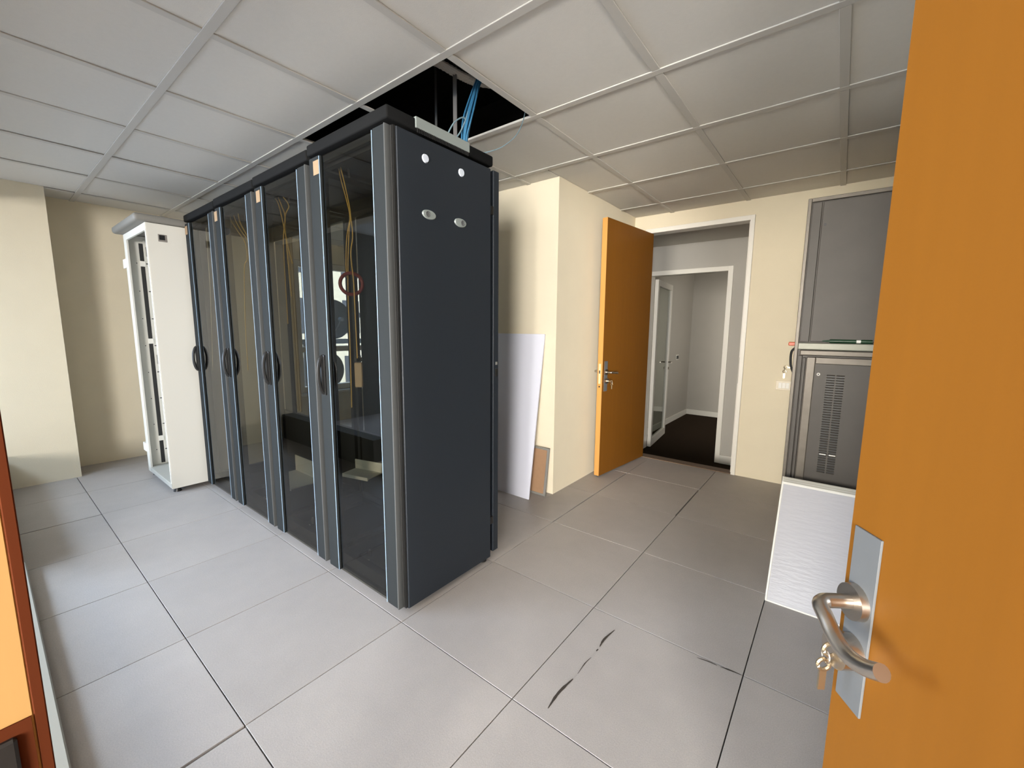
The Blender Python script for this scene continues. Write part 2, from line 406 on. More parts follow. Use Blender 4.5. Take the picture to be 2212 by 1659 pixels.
# ------------------------------------------------------------------ window behind the racks
wy0, wy1, wz0, wz1 = W2
wn = tag(struct('window_1', box(-4.10, -3.80, wy0, wy1, wz0-0.03, wz0, 0.004), frame_m), 'white framed window behind the racks, seen through their smoked glass', 'window')
F = 0.075
bm = new()
bx(bm, -3.96, -3.88, wy0, wy0+F, wz0, wz1, 0.004); bx(bm, -3.96, -3.88, wy1-F, wy1, wz0, wz1, 0.004)
bx(bm, -3.96, -3.88, wy0+F, wy1-F, wz1-F, wz1, 0.004); bx(bm, -3.96, -3.88, wy0+F, wy1-F, wz0, wz0+F, 0.004)
bx(bm, -3.96, -3.88, wy0+F, wy1-F, 0.93, 1.0, 0.004)
obj('window_frame', bm, frame_m, wn)
obj('pane', box(-3.925, -3.919, wy0+F, wy1-F, wz0+F, 0.93), clear_m, wn)
obj('pane', box(-3.925, -3.919, wy0+F, wy1-F, 1.0, wz1-F), clear_m, wn)

# ------------------------------------------------------------------ outside
fb = tag(obj('apartment_building', box(-19, -15, -6, 26, -9, 11), facade_m), 'cream rendered building opposite, seen through the window behind the racks', 'building')
w0 = None
for r in range(5):
    for c in range(9):
        y = 1.5+c*1.75; z = -3.6+r*2.3
        if w0 is None:
            bm = box(-0.06, 0.02, 0, 0.75, 0, 1.35); w0 = obj('facade_window', bm, facwin_m, fb, loc=(-15, y, z))
        else: inst('facade_window', w0, fb, (-15, y, z))
tag(struct('ground_outside', box(-60, -4.2, -40, 60, -9.1, -9.0), ground_m), 'grey street far below the window', 'ground')
struct('wall_facade_below', box(-4.10, -3.86, -7.2, 3.05, -9, -0.16), wall_m)
def dish(z, y, label, x=-5.0, k=1.0):
    t = thing('satellite_dish', label, 'satellite dish', (x, y, z), group='dark round dishes outside')
    bm = new(); R = 0.31*k; rings = []
    for q in range(1, 6):
        rr = R*q/5; rings.append([bm.verts.new((0.10*(rr/R)**2-0.1, rr*math.cos(a*PI/14), rr*math.sin(a*PI/14))) for a in range(28)])
    for A, B in zip(rings, rings[1:]):
        for q in range(28): bm.faces.new((A[q], A[(q+1) % 28], B[(q+1) % 28], B[q]))
    bm.faces.new(rings[0])
    bmesh.ops.solidify(bm, geom=bm.faces[:], thickness=0.012)
    obj('reflector', bm, dish_m, t, True)
    bm = new(); tube(bm, [(-0.09, 0, -0.25), (0.12, 0, -0.12), (0.22, 0, 0)], 0.012, 6); cyl(bm, (0.19, 0, 0), (0.27, 0, 0), 0.03)
    obj('feed_arm', bm, dish_m, t)
    bm = new(); cyl(bm, (-0.13, 0, -0.6-z), (-0.13, 0, 0.12), 0.022); bx(bm, -0.2, -0.06, -0.1, 0.1, -0.6-z, -0.58-z); bx(bm, -0.13, -0.08, -0.04, 0.04, -0.05, 0.05); obj('pole', bm, dish_m, t)
    return t
dish(1.37, 2.53, 'upper dark round dish outside, seen through the smoked glass')
dish(0.62, 2.11, 'lower dark round dish outside, seen through the smoked glass', -4.5, 0.9)
rl = thing('balcony_railing', 'dark railing outside the window behind the racks', 'railing', (-5.0, 2.4, -0.6))
rl.location = (0, 0, 0)
obj('rail', box(-5.37, -5.32, 0.6, 5.0, 0.97, 1.05), dish_m, rl)
obj('rail', box(-5.37, -5.32, 2.75, 5.0, 1.42, 1.50), dish_m, rl)
bm = new()
for k in range(12): bx(bm, -5.36, -5.33, 0.6+k*0.4, 0.63+k*0.4, -0.6, 1.0)
o = obj('baluster', bm, dish_m, rl); o['kind'] = 'stuff'
struct('floor_balcony', box(-5.5, -4.1, 0.4, 5.2, -0.75, -0.6), ground_m)

# ------------------------------------------------------------------ server racks
RW = 0.612
def make_rack(idx, label):
    x = -0.632+0.012-RW*idx if idx else -0.62
    t = thing('server_rack', label, 'server rack', (-0.62-RW*idx, 0.017, 0.0), group='row of four server racks')
    w = 0.600
    bm = new()
    bx(bm, 0.012, w-0.012, 0.04, 0.075, 0.03, 0.10); bx(bm, 0.012, w-0.012, 0.55, 0.585, 0.03, 0.10)
    bx(bm, 0.012, 0.05, 0.04, 0.585, 0.03, 0.10); bx(bm, w-0.05, w-0.012, 0.04, 0.585, 0.03, 0.10); bx(bm, 0.05, w-0.05, 0.075, 0.55, 0.03, 0.034)
    obj('base_frame', bm, rackin_m, t)
    for sx in (0.05, w-0.05):
        for sy in (0.08, 0.54): obj('foot', cyl(new(), (sx, sy, 0.0), (sx, sy, 0.032), 0.022, 0.014), black_m, t)
    for sx in (0.012, w-0.042):
        for sy in (0.04, 0.553): obj('corner_post', box(sx, sx+0.03, sy, sy+0.03, 0.10, 2.005), rackin_m, t)
    bm = new(); bx(bm, 0.042, w-0.042, 0.045, 0.07, 1.965, 2.005); bx(bm, 0.042, w-0.042, 0.558, 0.58, 1.965, 2.005)
    bx(bm, 0.014, 0.04, 0.07, 0.553, 1.975, 2.005); bx(bm, w-0.04, w-0.014, 0.07, 0.553, 1.975, 2.005); bx(bm, 0.04, w-0.04, 0.07, 0.558, 1.992, 2.005)
    obj('top_frame', bm, rackin_m, t)
    for sx in (0.10, 0.46): obj('bolt', cyl(new(), (sx, 0.14, 1.985), (sx+0.012, 0.135, 1.945), 0.005), steel_m, t)
    for sx, sy in ((0.12, 0.16), (0.20, 0.10)): obj('bolt', cyl(new(), (sx, sy, 0.034), (sx, sy, 0.075), 0.006), steel_m, t)
    bm = box(-0.003, w+0.003, -0.005, 0.60, 2.018, 2.066, 0.008, 3)
    cap = obj('top_cap', bm, cap_m, t, True)
    # front door
    bm = new(); bx(bm, 0.10, 0.50, 0.014, 0.030, 0.035, 0.05); bx(bm, 0.10, 0.50, 0.014, 0.030, 1.975, 2.002); bx(bm, 0.006, 0.03, 0.02, 0.034, 0.035, 2.002); bx(bm, 0.57, 0.594, 0.02, 0.034, 0.035, 2.002)
    dr = obj('door', bm, rackin_m, t)
    obj('glass_panel', box(0.10, 0.51, 0.006, 0.011, 0.035, 2.0), tint_m, dr)
    obj('door_profile', box(0.012, 0.105, -0.004, 0.022, 0.032, 2.004, 0.006, 2), fascia_m, dr, True)
    obj('door_profile', box(0.505, 0.584, -0.004, 0.022, 0.032, 2.004, 0.006, 2), fascia_m, dr, True)
    o = obj('profile_highlight', box(0.580, 0.588, -0.006, 0.022, 0.032, 2.004, 0.003, 2), fascia_highlight_m, dr, True)  # lighter grey bead paints the highlight down the side of the profile
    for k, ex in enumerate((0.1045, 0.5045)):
        o = obj('edge_highlight', box(ex-0.0015, ex+0.0015, -0.0054, -0.0034, 0.036, 1.998), edge_m, dr); o['label'] = 'pale painted highlight along the edge of the glass'  # pale blue colour stands in for the glint on the glass edges
    bm = new()
    tube(bm, [(0.056, -0.004, 1.108), (0.056, -0.020, 1.100), (0.060, -0.034, 1.06), (0.060, -0.036, 1.01), (0.058, -0.030, 0.965), (0.056, -0.018, 0.938), (0.056, -0.004, 0.932)], 0.0095, 8, 5)
    bx(bm, 0.042, 0.072, -0.012, -0.004, 0.922, 1.116, 0.004, 2)
    cyl(bm, (0.056, -0.020, 0.945), (0.056, -0.026, 0.945), 0.008)
    bx(bm, 0.049, 0.064, -0.022, -0.006, 0.945, 1.095, 0.004, 2)
    obj('handle', bm, black_m, dr, True)
    sx = (0.076, 0.062, 0.030, 0.038)[idx]
    obj('sticker', box(sx-0.024, sx+0.024, -0.0052, -0.004, 1.925, 1.985, 0.0004), stick_m, dr)
    # lower rear blanking
    bm = new(); bx(bm, 0.042, w-0.042, 0.565, 0.572, 0.10, 0.50); bx(bm, 0.02, w-0.02, 0.557, 0.583, 0.50, 0.54)
    obj('rear_lower_panel', bm, rackin_m, t)
    if idx < 2:
        bm = new(); bx(bm, 0.006, 0.594, 0.612, 0.655, 0.035, 2.010, 0.003)
        rd = obj('rear_door', bm, rack_m, t)
        obj('hinge', box(0.575, 0.594, 0.586, 0.613, 0.2, 0.24), black_m, rd); obj('hinge', box(0.575, 0.594, 0.586, 0.613, 1.8, 1.84), black_m, rd)
        obj('lock', box(0.594, 0.598, 0.625, 0.645, 1.0, 1.04), black_m, rd); obj('lock', box(0.594, 0.597, 0.63, 0.642, 1.06, 1.075), alu_m, rd)
    if idx: t.scale = (1, 1, (0.994, 0.991, 0.988)[idx-1])
    if idx == 3: obj('rear_strip', box(0.10, 0.29, 0.575, 0.582, 0.54, 1.96), rackin_m, t)
    if idx == 0:
        sp = obj('side_panel', box(0.588, 0.604, 0.036, 0.582, 0.022, 2.004, 0.003), rack_m, t)
        obj('gap_seal', box(0.586, 0.600, 0.024, 0.034, 0.03, 2.004), black_m, t)
        for y, z in ((0.175, 1.927), (0.380, 1.930)):
            obj('round_plug', cyl(new(), (0.604, y, z), (0.609, y, z), 0.017, 0.015, 24), plug_m, sp, True)
        for y, z, dy in ((0.190, 1.712, -0.010), (0.372, 1.715, 0.010)):
            bm = new(); cyl(bm, (0.604, 0, 0), (0.609, 0, 0), 0.019, 0.017, 28)
            bmesh.ops.scale(bm, vec=(1, 1.95, 1), verts=bm.verts[:])
            bmesh.ops.translate(bm, vec=(0, y, z), verts=bm.verts[:])
            lt = obj('oval_latch', bm, lgrey_m, sp, True)
            bm = new(); tube(bm, [(0.6095, y+dy+0.0105*math.cos(k*PI/8), z+0.0105*math.sin(k*PI/8)) for k in range(16)], 0.002, 6, 0, True)
            cyl(bm, (0.6088, y+dy, z), (0.6096, y+dy, z), 0.008)
            obj('latch_button', bm, plate_m, lt, True)
        es = obj('cable_entry_plate', box(0.560, 0.609, 0.128, 0.430, 2.028, 2.069, 0.001), lgrey_m, t); es['label'] = 'light grey cable entry plate on the top edge'
        bm = new()
        for k in range(34):
            y = 0.135+k*0.0086; bx(bm, 0.6045, 0.608, y, y+0.0045, 2.012, 2.029)
        o = obj('brush', bm, black_m, es); o['kind'] = 'stuff'
        obj('foot', cyl(new(), (0.57, 0.555, 0.0), (0.57, 0.555, 0.03), 0.02), black_m, t)
    return t
RL = ['nearest server rack, black side panel with pale plugs and two oval latches',
      'second server rack from the front, glass door with cream sticker, red coil rack on its right',
      'third server rack from the front, glass door, pale metal tray inside its foot',
      'farthest server rack, glass door showing the white cabinet beside it']
RL[1] = 'second server rack from the front, smoked glass door with loops of yellow cable inside'
RL[2] = 'third server rack from the front, smoked glass door with three yellow cables at its top'
racks = [make_rack(i, RL[i]) for i in range(4)]

# things hanging and lying in and behind the racks
def cable_thing(name, label, cat, paths, r, m, group=None, part='cable'):
    t = thing(name, label, cat, paths[0][0], group=group)
    o0 = Vector(paths[0][0])
    for i, p in enumerate(paths):
        mm = m[i % len(m)] if isinstance(m, list) else m
        obj(part, tube(new(), [Vector(q)-o0 for q in p], r, 6, 6), mm, t, True)
    return t
cable_thing('yellow_cable', 'long thin yellow cables hanging behind the glass of the nearest rack', 'cable',
    [[(-0.539, 0.12, 1.979), (-0.523, 0.12, 1.924), (-0.487, 0.12, 1.836), (-0.462, 0.12, 1.754), (-0.475, 0.12, 1.69), (-0.493, 0.12, 1.566), (-0.507, 0.12, 1.395), (-0.508, 0.12, 1.173), (-0.517, 0.12, 0.851)],
     [(-0.515, 0.115, 1.979), (-0.489, 0.115, 1.907), (-0.458, 0.115, 1.81), (-0.447, 0.115, 1.748), (-0.438, 0.115, 1.664), (-0.46, 0.115, 1.584), (-0.446, 0.115, 1.456), (-0.444, 0.115, 1.284), (-0.441, 0.115, 1.10)],
     [(-0.462, 0.124, 1.754), (-0.501, 0.124, 1.672), (-0.519, 0.124, 1.547), (-0.516, 0.124, 1.482)]], 0.0027, yellow_m)
cable_thing('yellow_cable', 'crossing yellow cables hanging behind the glass of the second rack', 'cable',
    [[(-1.177, 0.12, 1.965), (-1.141, 0.12, 1.915), (-1.107, 0.12, 1.846), (-1.146, 0.12, 1.727), (-1.152, 0.12, 1.524), (-1.153, 0.12, 1.263)],
     [(-1.125, 0.125, 1.959), (-1.066, 0.125, 1.901), (-1.118, 0.125, 1.848), (-1.119, 0.125, 1.674), (-1.098, 0.125, 1.418)],
     [(-1.205, 0.115, 1.965), (-1.155, 0.115, 1.903), (-1.075, 0.115, 1.669), (-1.041, 0.115, 1.592)]], 0.003, yellow_m)
cable_thing('yellow_cable', 'three yellow cables fanning down behind the glass of the third rack', 'cable',
    [[(-1.805, 0.09, 1.955), (-1.788, 0.09, 1.919), (-1.695, 0.09, 1.844), (-1.593, 0.09, 1.761), (-1.583, 0.09, 1.662), (-1.638, 0.09, 1.605), (-1.689, 0.09, 1.263), (-1.701, 0.09, 0.959)],
     [(-1.759, 0.095, 1.955), (-1.727, 0.095, 1.91), (-1.651, 0.095, 1.838), (-1.563, 0.095, 1.766), (-1.569, 0.095, 1.661)],
     [(-1.699, 0.10, 1.955), (-1.677, 0.10, 1.897), (-1.597, 0.10, 1.817), (-1.537, 0.10, 1.755), (-1.548, 0.10, 1.659)]], 0.003, yellow_m)
cable_thing('pale_cable', 'thin pale cable hanging behind the glass of the farthest rack', 'cable',
    [[(-2.254, 0.09, 1.955), (-2.261, 0.09, 1.90), (-2.272, 0.09, 1.726), (-2.29, 0.09, 1.464), (-2.377, 0.09, 0.913)]], 0.0033, paleyel_m)
cable_thing('tan_cable', 'pair of tan cables running straight down behind the smoked glass beside the window', 'cable',
    [[(-2.135, 0.60, 2.02), (-2.135, 0.60, 1.4), (-2.135, 0.60, 0.55)], [(-2.095, 0.60, 2.02), (-2.095, 0.60, 1.4), (-2.095, 0.60, 0.55)]], 0.010, mat('tan_sheath', (0.42, 0.31, 0.14), 0.5))
bm = new(); tube(bm, [(0.05*math.cos(k*PI/12), 0, 0.05*math.sin(k*PI/12)) for k in range(24)], 0.0085, 10, 0, True)
_cc = obj('cable_coil', bm, red_m, loc=(-0.482, 0.125, 1.452), smooth=True); _cc.rotation_euler = (0, 0, math.radians(58))
tag(_cc, 'dark red ring shaped coil hanging on cables inside the nearest rack', 'cable coil')
bm = box(-0.018, 0.018, -0.012, 0.012, -0.06, 0.06, 0.004); tx = thing('plug_box', 'small tan box hanging on a cable inside the nearest rack', 'plug box', (-0.442, 0.12, 1.02), math.radians(50))
obj('housing', bm, tan_m, tx)
obj('ring', tube(new(), [(0.014*math.cos(k*PI/8), 0, 0.075+0.014*math.sin(k*PI/8)) for k in range(16)], 0.0035, 6, 0, True), black_m, tx)
def tray(name, label, loc, L, hgt, dep, rz):
    t = thing(name, label, 'metal tray', loc, rz)
    obj('upright_flange', box(0, L, dep-0.006, dep, 0, hgt, 0.001), whitep_m, t)
    bm = box(0, L, 0, dep, 0, 0.005); obj('bottom_plate', bm, white_m, t)
    obj('front_lip', box(0, L, -0.004, 0.002, -0.006, 0.012), whitep_m, t)
tray('metal_tray', 'pale angled metal tray near the foot of the third rack, behind glass', (-1.70, 0.16, 0.20), 0.36, 0.12, 0.20, 0)
tray('metal_bracket', 'pale angled bracket lying low inside the second rack, behind glass', (-0.80, 0.20, 0.415), 0.20, 0.06, 0.12, 0.25)
tag(obj('cardboard_sheet', box(-0.55, -0.15, 0.10, 0.50, 0.036, 0.042), mat('grey_card', (0.14, 0.13, 0.12), 0.8)), 'dull grey card lying on the bottom of the nearest rack', 'card')

# ------------------------------------------------------------------ white open cabinet at the end of the row
wx0, wx1, wyf, wyb = -3.14, -2.462, -0.205, 0.62
wc = thing('network_cabinet', 'white open-front cabinet with grey top at the far end of the rack row', 'cabinet', (wx0, wyf, 0))
ww, wd = wx1-wx0, wyb-wyf
sd = obj('side_panel', box(ww-0.018, ww, 0, wd, 0.035, 1.955, 0.002), white_m, wc)
obj('cable_hole_trim', box(ww-0.001, ww+0.002, 0.062, 0.112, 1.835, 1.885, 0.001), mat('hole_grey', (0.22, 0.20, 0.18), 0.6), sd)
obj('cable_hole', box(ww+0.001, ww+0.003, 0.068, 0.100, 1.847, 1.880), black_m, sd)
obj('side_panel', box(0, 0.018, 0, wd, 0.035, 1.955, 0.002), white_m, wc)
obj('back_panel', box(0.018, ww-0.018, wd-0.012, wd, 0.05, 1.955), white_m, wc)
bm = new(); bx(bm, 0.0, 0.075, -0.003, 0.012, 0.035, 1.955, 0.002); obj('front_stile', bm, white_m, wc)
bm = new(); bx(bm, ww-0.022, ww-0.0015, -0.003, -0.0003, 0.0755, 1.955, 0.001); obj('front_stile', bm, white_m, wc)
bm = new(); bx(bm, 0.075, ww-0.022, -0.003, 0.012, 1.905, 1.955, 0.002); obj('front_header', bm, white_m, wc)
bm = new(); bx(bm, 0.0, ww-0.0185, -0.003, wd-0.013, 0.037, 0.075, 0.002); bx(bm, ww-0.0185, ww-0.0015, -0.003, -0.0003, 0.037, 0.075); obj('base_tray', bm, whitebase_m, wc)
capo = box(-0.05, ww+0.003, -0.06, wd, 1.957, 2.012, 0.02, 3); obj('top_cap', capo, greycap_m, wc, True)
lin = obj('mounting_strip', box(0.018, 0.030, 0.107, 0.150, 0.085, 1.93, 0.001), white_m, wc)
for k in range(8): obj('strip_slot', box(0.0295, 0.0312, 0.113, 0.140, 0.20+k*0.22, 0.207+k*0.22), black_m, lin)
obj('strip_gap', box(0.018, 0.0225, 0.081, 0.107, 0.085, 1.90), rackin_m, wc)
for k in range(8): obj('strip_slot', box(0.018, 0.0195, 0.056, 0.062, 0.20+k*0.22, 0.207+k*0.22), black_m, wc)
for z in (0.28, 1.10, 1.72): obj('cross_clip', box(0.0225, 0.036, 0.076, 0.112, z, z+0.042, 0.002), whitep_m, lin)
for z in (0.93, 1.80):
    kp = obj('lock_keeper', box(0.030, 0.046, 0.118, 0.146, z, z+0.075, 0.002), alu_m, lin)
for sx in (0.22, 0.58): obj('mounting_rail', box(sx-0.02, sx+0.02, 0.30, 0.306, 0.08, 1.93), white_m, wc)
obj('latch_clip', box(ww-0.13, ww-0.10, 0.03, 0.06, 0.075, 0.135, 0.003), whitep_m, wc)
for z in (0.20, 1.70): 
    h = obj('hinge', box(-0.075, 0.02, -0.008, 0.012, z, z+0.07, 0.002), whitep_m, wc); obj('hinge_pin', box(-0.082, -0.074, -0.006, 0.01, z+0.005, z+0.06), black_m, h)
obj('hinge_side_strip', box(-0.030, -0.002, 0.004, 0.02, 0.05, 1.80), rackin_m, wc)
for sx in (0.04, ww-0.05):
    for sy in (0.04, wd-0.05): obj('foot', cyl(new(), (sx, sy, 0), (sx, sy, 0.036), 0.026, 0.016), black_m, wc)

# ------------------------------------------------------------------ boards leaning on the back pier
def leaning(name, label, x0, x1, yb, yt, zt, th, m, cat):
    L = math.hypot(yt-yb, zt); t = obj(name, box(x0, x1, 0, th, 0, L, 0.001), m, loc=(0, yb, 0.0005))
    t.rotation_euler = (-math.atan2(yt-yb, zt), 0, 0); return tag(t, label, cat)
leaning('white_board', 'tall white board leaning against the cream pier behind the racks', -0.93, -0.332, 1.385, 1.562, 1.208, 0.012, board_m, 'board')
t = thing('framed_board', 'small brown board in a dull metal frame behind the white board', 'framed board', (0, 1.505, 0.002))
t.rotation_euler = (-0.14, 0, 0)
obj('backing', box(-0.46, -0.285, 0.004, 0.010, 0.01, 0.345), brownboard_m, t)
bm = new(); bx(bm, -0.285, -0.268, 0, 0.014, 0, 0.36, 0.001); bx(bm, -0.478, -0.46, 0, 0.014, 0, 0.36, 0.001); bx(bm, -0.46, -0.285, 0, 0.014, 0, 0.016, 0.001); bx(bm, -0.46, -0.285, 0, 0.014, 0.344, 0.36, 0.001)
obj('metal_edge', bm, alu_m, t)

# ------------------------------------------------------------------ doors
def hardware(par, side, s, zl, zc, w_plate, z0, z1, face, out, keyed=True):
    pass
# back door leaf, swung into the room
d2 = thing('door_2', 'orange veneered door swung open in front of the back doorway', 'door', (-0.062, 2.936, 0), math.atan2(-0.79, -0.083)-PI, kind='structure')
# local axes: +x from free edge to hinge is negative; use local x = distance from hinge (negative), y = face normal
DW = 0.80
ang = math.atan2(2.146-2.936, -0.142+0.062); d2.rotation_euler = (0, 0, ang)
LT = 0.046
obj('door_leaf', box(0.0, DW-0.001, -LT, 0.0, 0.012, 2.118, 0.001), orange_m, d2)
e2 = obj('leaf_edge', box(DW-0.0015, DW+0.0005, -LT+0.0005, -0.0005, 0.012, 2.118), orange_edge_m, d2)
def ly(v): return v
zl = 0.895
fp = obj('lock_forend', box(DW+0.0004, DW+0.002, -LT+0.012, -0.014, 0.80, 0.965), mat('pale_forend', (0.72, 0.56, 0.36), 0.4, 0.3), d2)
obj('latch', box(DW+0.002, DW+0.006, -LT+0.018, -0.02, 0.885, 0.91), black_m, fp)
obj('latch', cyl(new(), (DW+0.001, -0.024, 0.775), (DW+0.003, -0.024, 0.775), 0.007), black_m, fp)
# the visible face of the leaf is local +y (towards +x of the room) -> y from 0 up
pl = obj('lock_plate', box(DW-0.075, DW-0.028, 0.0, 0.003, 0.735, 0.985), plate_m, d2)
bm = new(); cyl(bm, (DW-0.05, 0.003, zl), (DW-0.05, 0.011, zl), 0.025, seg=24); rs = obj('lever_rose', bm, steel_m, d2, True)
obj('door_lever', tube(new(), [(DW-0.05, 0.010, zl), (DW-0.05, 0.045, zl), (DW-0.058, 0.055, zl), (DW-0.10, 0.058, zl-0.006), (DW-0.145, 0.052, zl-0.008), (DW-0.165, 0.045, zl-0.012)], 0.0085, 10, 6), steel_m, d2, True)
bm = new(); cyl(bm, (DW-0.05, 0.003, 0.822), (DW-0.05, 0.022, 0.822), 0.022, seg=24); obj('cylinder_rose', bm, steel_m, d2, True)
obj('door_lever', tube(new(), [(DW-0.05, -LT, zl), (DW-0.05, -LT-0.045, zl), (DW-0.06, -LT-0.055, zl), (DW-0.12, -LT-0.055, zl)], 0.0085, 10, 6), steel_m, d2, True)

# entrance door leaf at the right of the camera
AZ = math.radians(124)
U = Vector((math.cos(AZ), math.sin(AZ), 0)); OUT = Vector((-U.y, U.x, 0))
R0 = Vector((1.42298, -0.30293, 0.0))
d1 = thing('door_1', 'orange veneered entrance door standing open at the right, lever and key on it', 'door', R0, AZ, kind='structure')
# local: x = along U towards the free edge, y = OUT (towards the camera), z up
FE = 0.029; HW = 0.93
obj('door_leaf', box(FE-HW, FE, -0.044, 0.0, 0.012, 2.105, 0.0012), orange_m, d1)
obj('lock_plate', box(-0.027, 0.0175, 0.0, 0.0032, 0.734, 0.986, 0.0006), plate_m, d1)
ZL = 0.885
bm = new(); cyl(bm, (0, 0.003, ZL), (0, 0.0125, ZL), 0.0245, 0.0235, 36); obj('lever_rose', bm, steel_m, d1, True)
obj('door_lever', tube(new(), [(0, 0.010, ZL), (0, 0.036, ZL), (-0.002, 0.047, ZL), (-0.010, 0.0555, ZL-0.001), (-0.024, 0.058, ZL-0.006), (-0.045, 0.0595, ZL-0.018), (-0.070, 0.060, ZL-0.024), (-0.095, 0.059, ZL-0.018), (-0.116, 0.058, ZL-0.006)], 0.0095, 16, 8), steel_m, d1, True)
bm = new(); cyl(bm, (-0.004, 0.003, 0.815), (-0.004, 0.028, 0.815), 0.0235, 0.0235, 36); obj('cylinder_rose', bm, steel_m, d1, True)
obj('door_lever', tube(new(), [(0, -0.044, ZL), (0, -0.09, ZL), (-0.02, -0.1, ZL), (-0.11, -0.1, ZL)], 0.0095, 10, 6), steel_m, d1, True)
def keys(label, loc, rotz, parts=2):
    k = thing('key_bunch', label, 'key', loc, rotz)
    bm = new(); bx(bm, -0.0012, 0.0012, -0.006, 0.028, -0.0035, 0.0035); 
    tube(bm, [(0, 0.036+0.009*math.cos(i*PI/8), 0.009*math.sin(i*PI/8)) for i in range(16)], 0.0026, 6, 0, True)
    obj('inserted_key', bm, brass_m, k)
    obj('ring', tube(new(), [(0.008*math.cos(i*PI/8), 0.041, -0.010+0.009*math.sin(i*PI/8)) for i in range(16)], 0.0011, 6, 0, True), steel_m, k)
    bm = new(); tube(bm, [(0.002, 0.041+0.008*math.cos(i*PI/8), -0.024+0.008*math.sin(i*PI/8)) for i in range(16)], 0.0026, 6, 0, True); bx(bm, 0.0005, 0.0035, 0.037, 0.046, -0.062, -0.030)
    obj('hanging_key', bm, brass_m, k)
    return k
p = R0+U*-0.004+OUT*-0.004+Vector((0, 0, 0.815)); keys('keys on a ring hanging from the lock of the near right door', p, AZ)
c2, s2 = math.cos(ang), math.sin(ang)
def D2(x, y, z): return Vector((-0.062+c2*x-s2*y, 2.936+s2*x+c2*y, z))
keys('keys on a ring hanging from the lock of the far orange door', D2(DW-0.05, 0.022, 0.822), ang)

# entrance frame at the left of the camera
bm = new(); bx(bm, EX0-0.03, EX0, -1.20, -1.0040, 0, 2.12, 0.0008)
t4 = tag(struct('trim_4', bm, jamb_m), 'orange wooden door jamb with strike plate at the left edge', 'door frame')
obj('jamb_stop', box(EX0-0.02, EX0+0.0005, -1.0040, -0.9968, 0, 2.14, 0.0008), brown_m, t4)  # brown colour stands in for the shade on this edge of the frame
obj('jamb', box(EX1-0.03, EX1, -1.20, -0.99, 0, 2.12, 0.0015), orange_edge_m, t4)
obj('jamb_head', box(EX0, EX1-0.03, -1.20, -0.99, 2.11, 2.14, 0.0015), orange_edge_m, t4)
sp_ = obj('strike_plate', box(EX0-0.002, EX0+0.0015, -1.05, -1.0055, 0.80, 0.935), brown_m, t4)
obj('strike_box', box(EX0-0.004, EX0+0.006, -1.04, -1.0140, 0.885, 0.925, 0.002), black_m, t4)

# glass door in the inner doorway, swung inwards
d3 = thing('door_3', 'white framed glass door standing open in the dark inner doorway', 'door', (IX0+0.03, WY+0.10, CZ), math.radians(96), kind='structure')
GWd = 0.78; GH = 1.97
bm = new(); bx(bm, 0, 0.06, -0.02, 0.02, 0.01, GH, 0.002); bx(bm, GWd-0.06, GWd, -0.02, 0.02, 0.01, GH, 0.002); bx(bm, 0.06, GWd-0.06, -0.02, 0.02, GH-0.07, GH, 0.002); bx(bm, 0.06, GWd-0.06, -0.02, 0.02, 0.01, 0.10, 0.002)
obj('glass_frame', bm, frame_m, d3)
obj('glass_pane', box(0.06, GWd-0.06, -0.003, 0.003, 0.10, GH-0.07), glass_mat('mirror_glass', (0.75, 0.78, 0.75), ior=2.2), d3)
for sy in (-1, 1): obj('door_knob', tube(new(), [(GWd-0.03, sy*0.02, 0.98), (GWd-0.03, sy*0.06, 0.98), (GWd-0.05, sy*0.07, 0.98), (GWd-0.12, sy*0.07, 0.98)], 0.009, 8, 4), steel_m, d3, True)
obj('lock_cylinder', cyl(new(), (GWd-0.03, -0.035, 0.90), (GWd-0.03, 0.035, 0.90), 0.016), steel_m, d3)
sw = thing('wall_switch', 'small switch plate on the dark wall of the inner room', 'switch', (-0.579, 5.6, 0.83))
obj('plate', box(0, 0.008, -0.06, 0.06, -0.04, 0.04, 0.002), whitep_m, sw)
for k in (-1, 0, 1): obj('rocker', box(0.008, 0.011, k*0.036-0.012, k*0.036+0.012, -0.025, 0.025), black_m, sw)

# ------------------------------------------------------------------ light switch on the back wall
sw = thing('light_switch', 'ivory three rocker light switch on the cream wall beside the grey cabinet', 'light switch', (1.048, 2.95, 0.812))
obj('plate', box(-0.056, 0.056, -0.008, 0, -0.038, 0.038, 0.003), switch_m, sw)
for k in (-1, 0, 1): obj('rocker', box(k*0.025-0.0115, k*0.025+0.0115, -0.0105, -0.008, -0.023, 0.023, 0.001), whitep_m, sw)

# ------------------------------------------------------------------ grey steel cabinet at the right
ey = 1.68
ec = thing('steel_cabinet', 'dark grey steel cabinet with louvred lower door at the right', 'cabinet', (1.19, ey, 0))
def ex(a): return a-1.19
obj('body', box(ex(1.183), ex(1.92), 0.012, 0.70, 0.02, 1.905, 0.003), ecab_m, ec)
obj('corner_stile', box(ex(1.183), ex(1.199), 0.0, 0.012, 0.02, 1.912, 0.002), ecabl_m, ec)
obj('front_stile', box(ex(1.203), ex(1.243), 0.0, 0.012, 1.19, 1.888, 0.002), ecab_m, ec)
obj('top_rail', box(ex(1.199), ex(1.92), -0.001, 0.012, 1.893, 1.912, 0.002), ecabl_m, ec)
ud = obj('upper_door', box(ex(1.248), ex(1.915), -0.006, 0.012, 1.192, 1.887, 0.002), ecab_m, ec)
obj('screw', cyl(new(), (ex(1.262), -0.006, 1.775), (ex(1.262), -0.009, 1.775), 0.006), black_m, ud)
bm = new(); bx(bm, ex(1.199), ex(1.92), -0.030, 0.012, 1.150, 1.186, 0.004); obj('middle_ledge', bm, mat('ledge_greygreen', (0.19, 0.19, 0.15), 0.4, 0.2, noise=0.2, scale=20), ec)
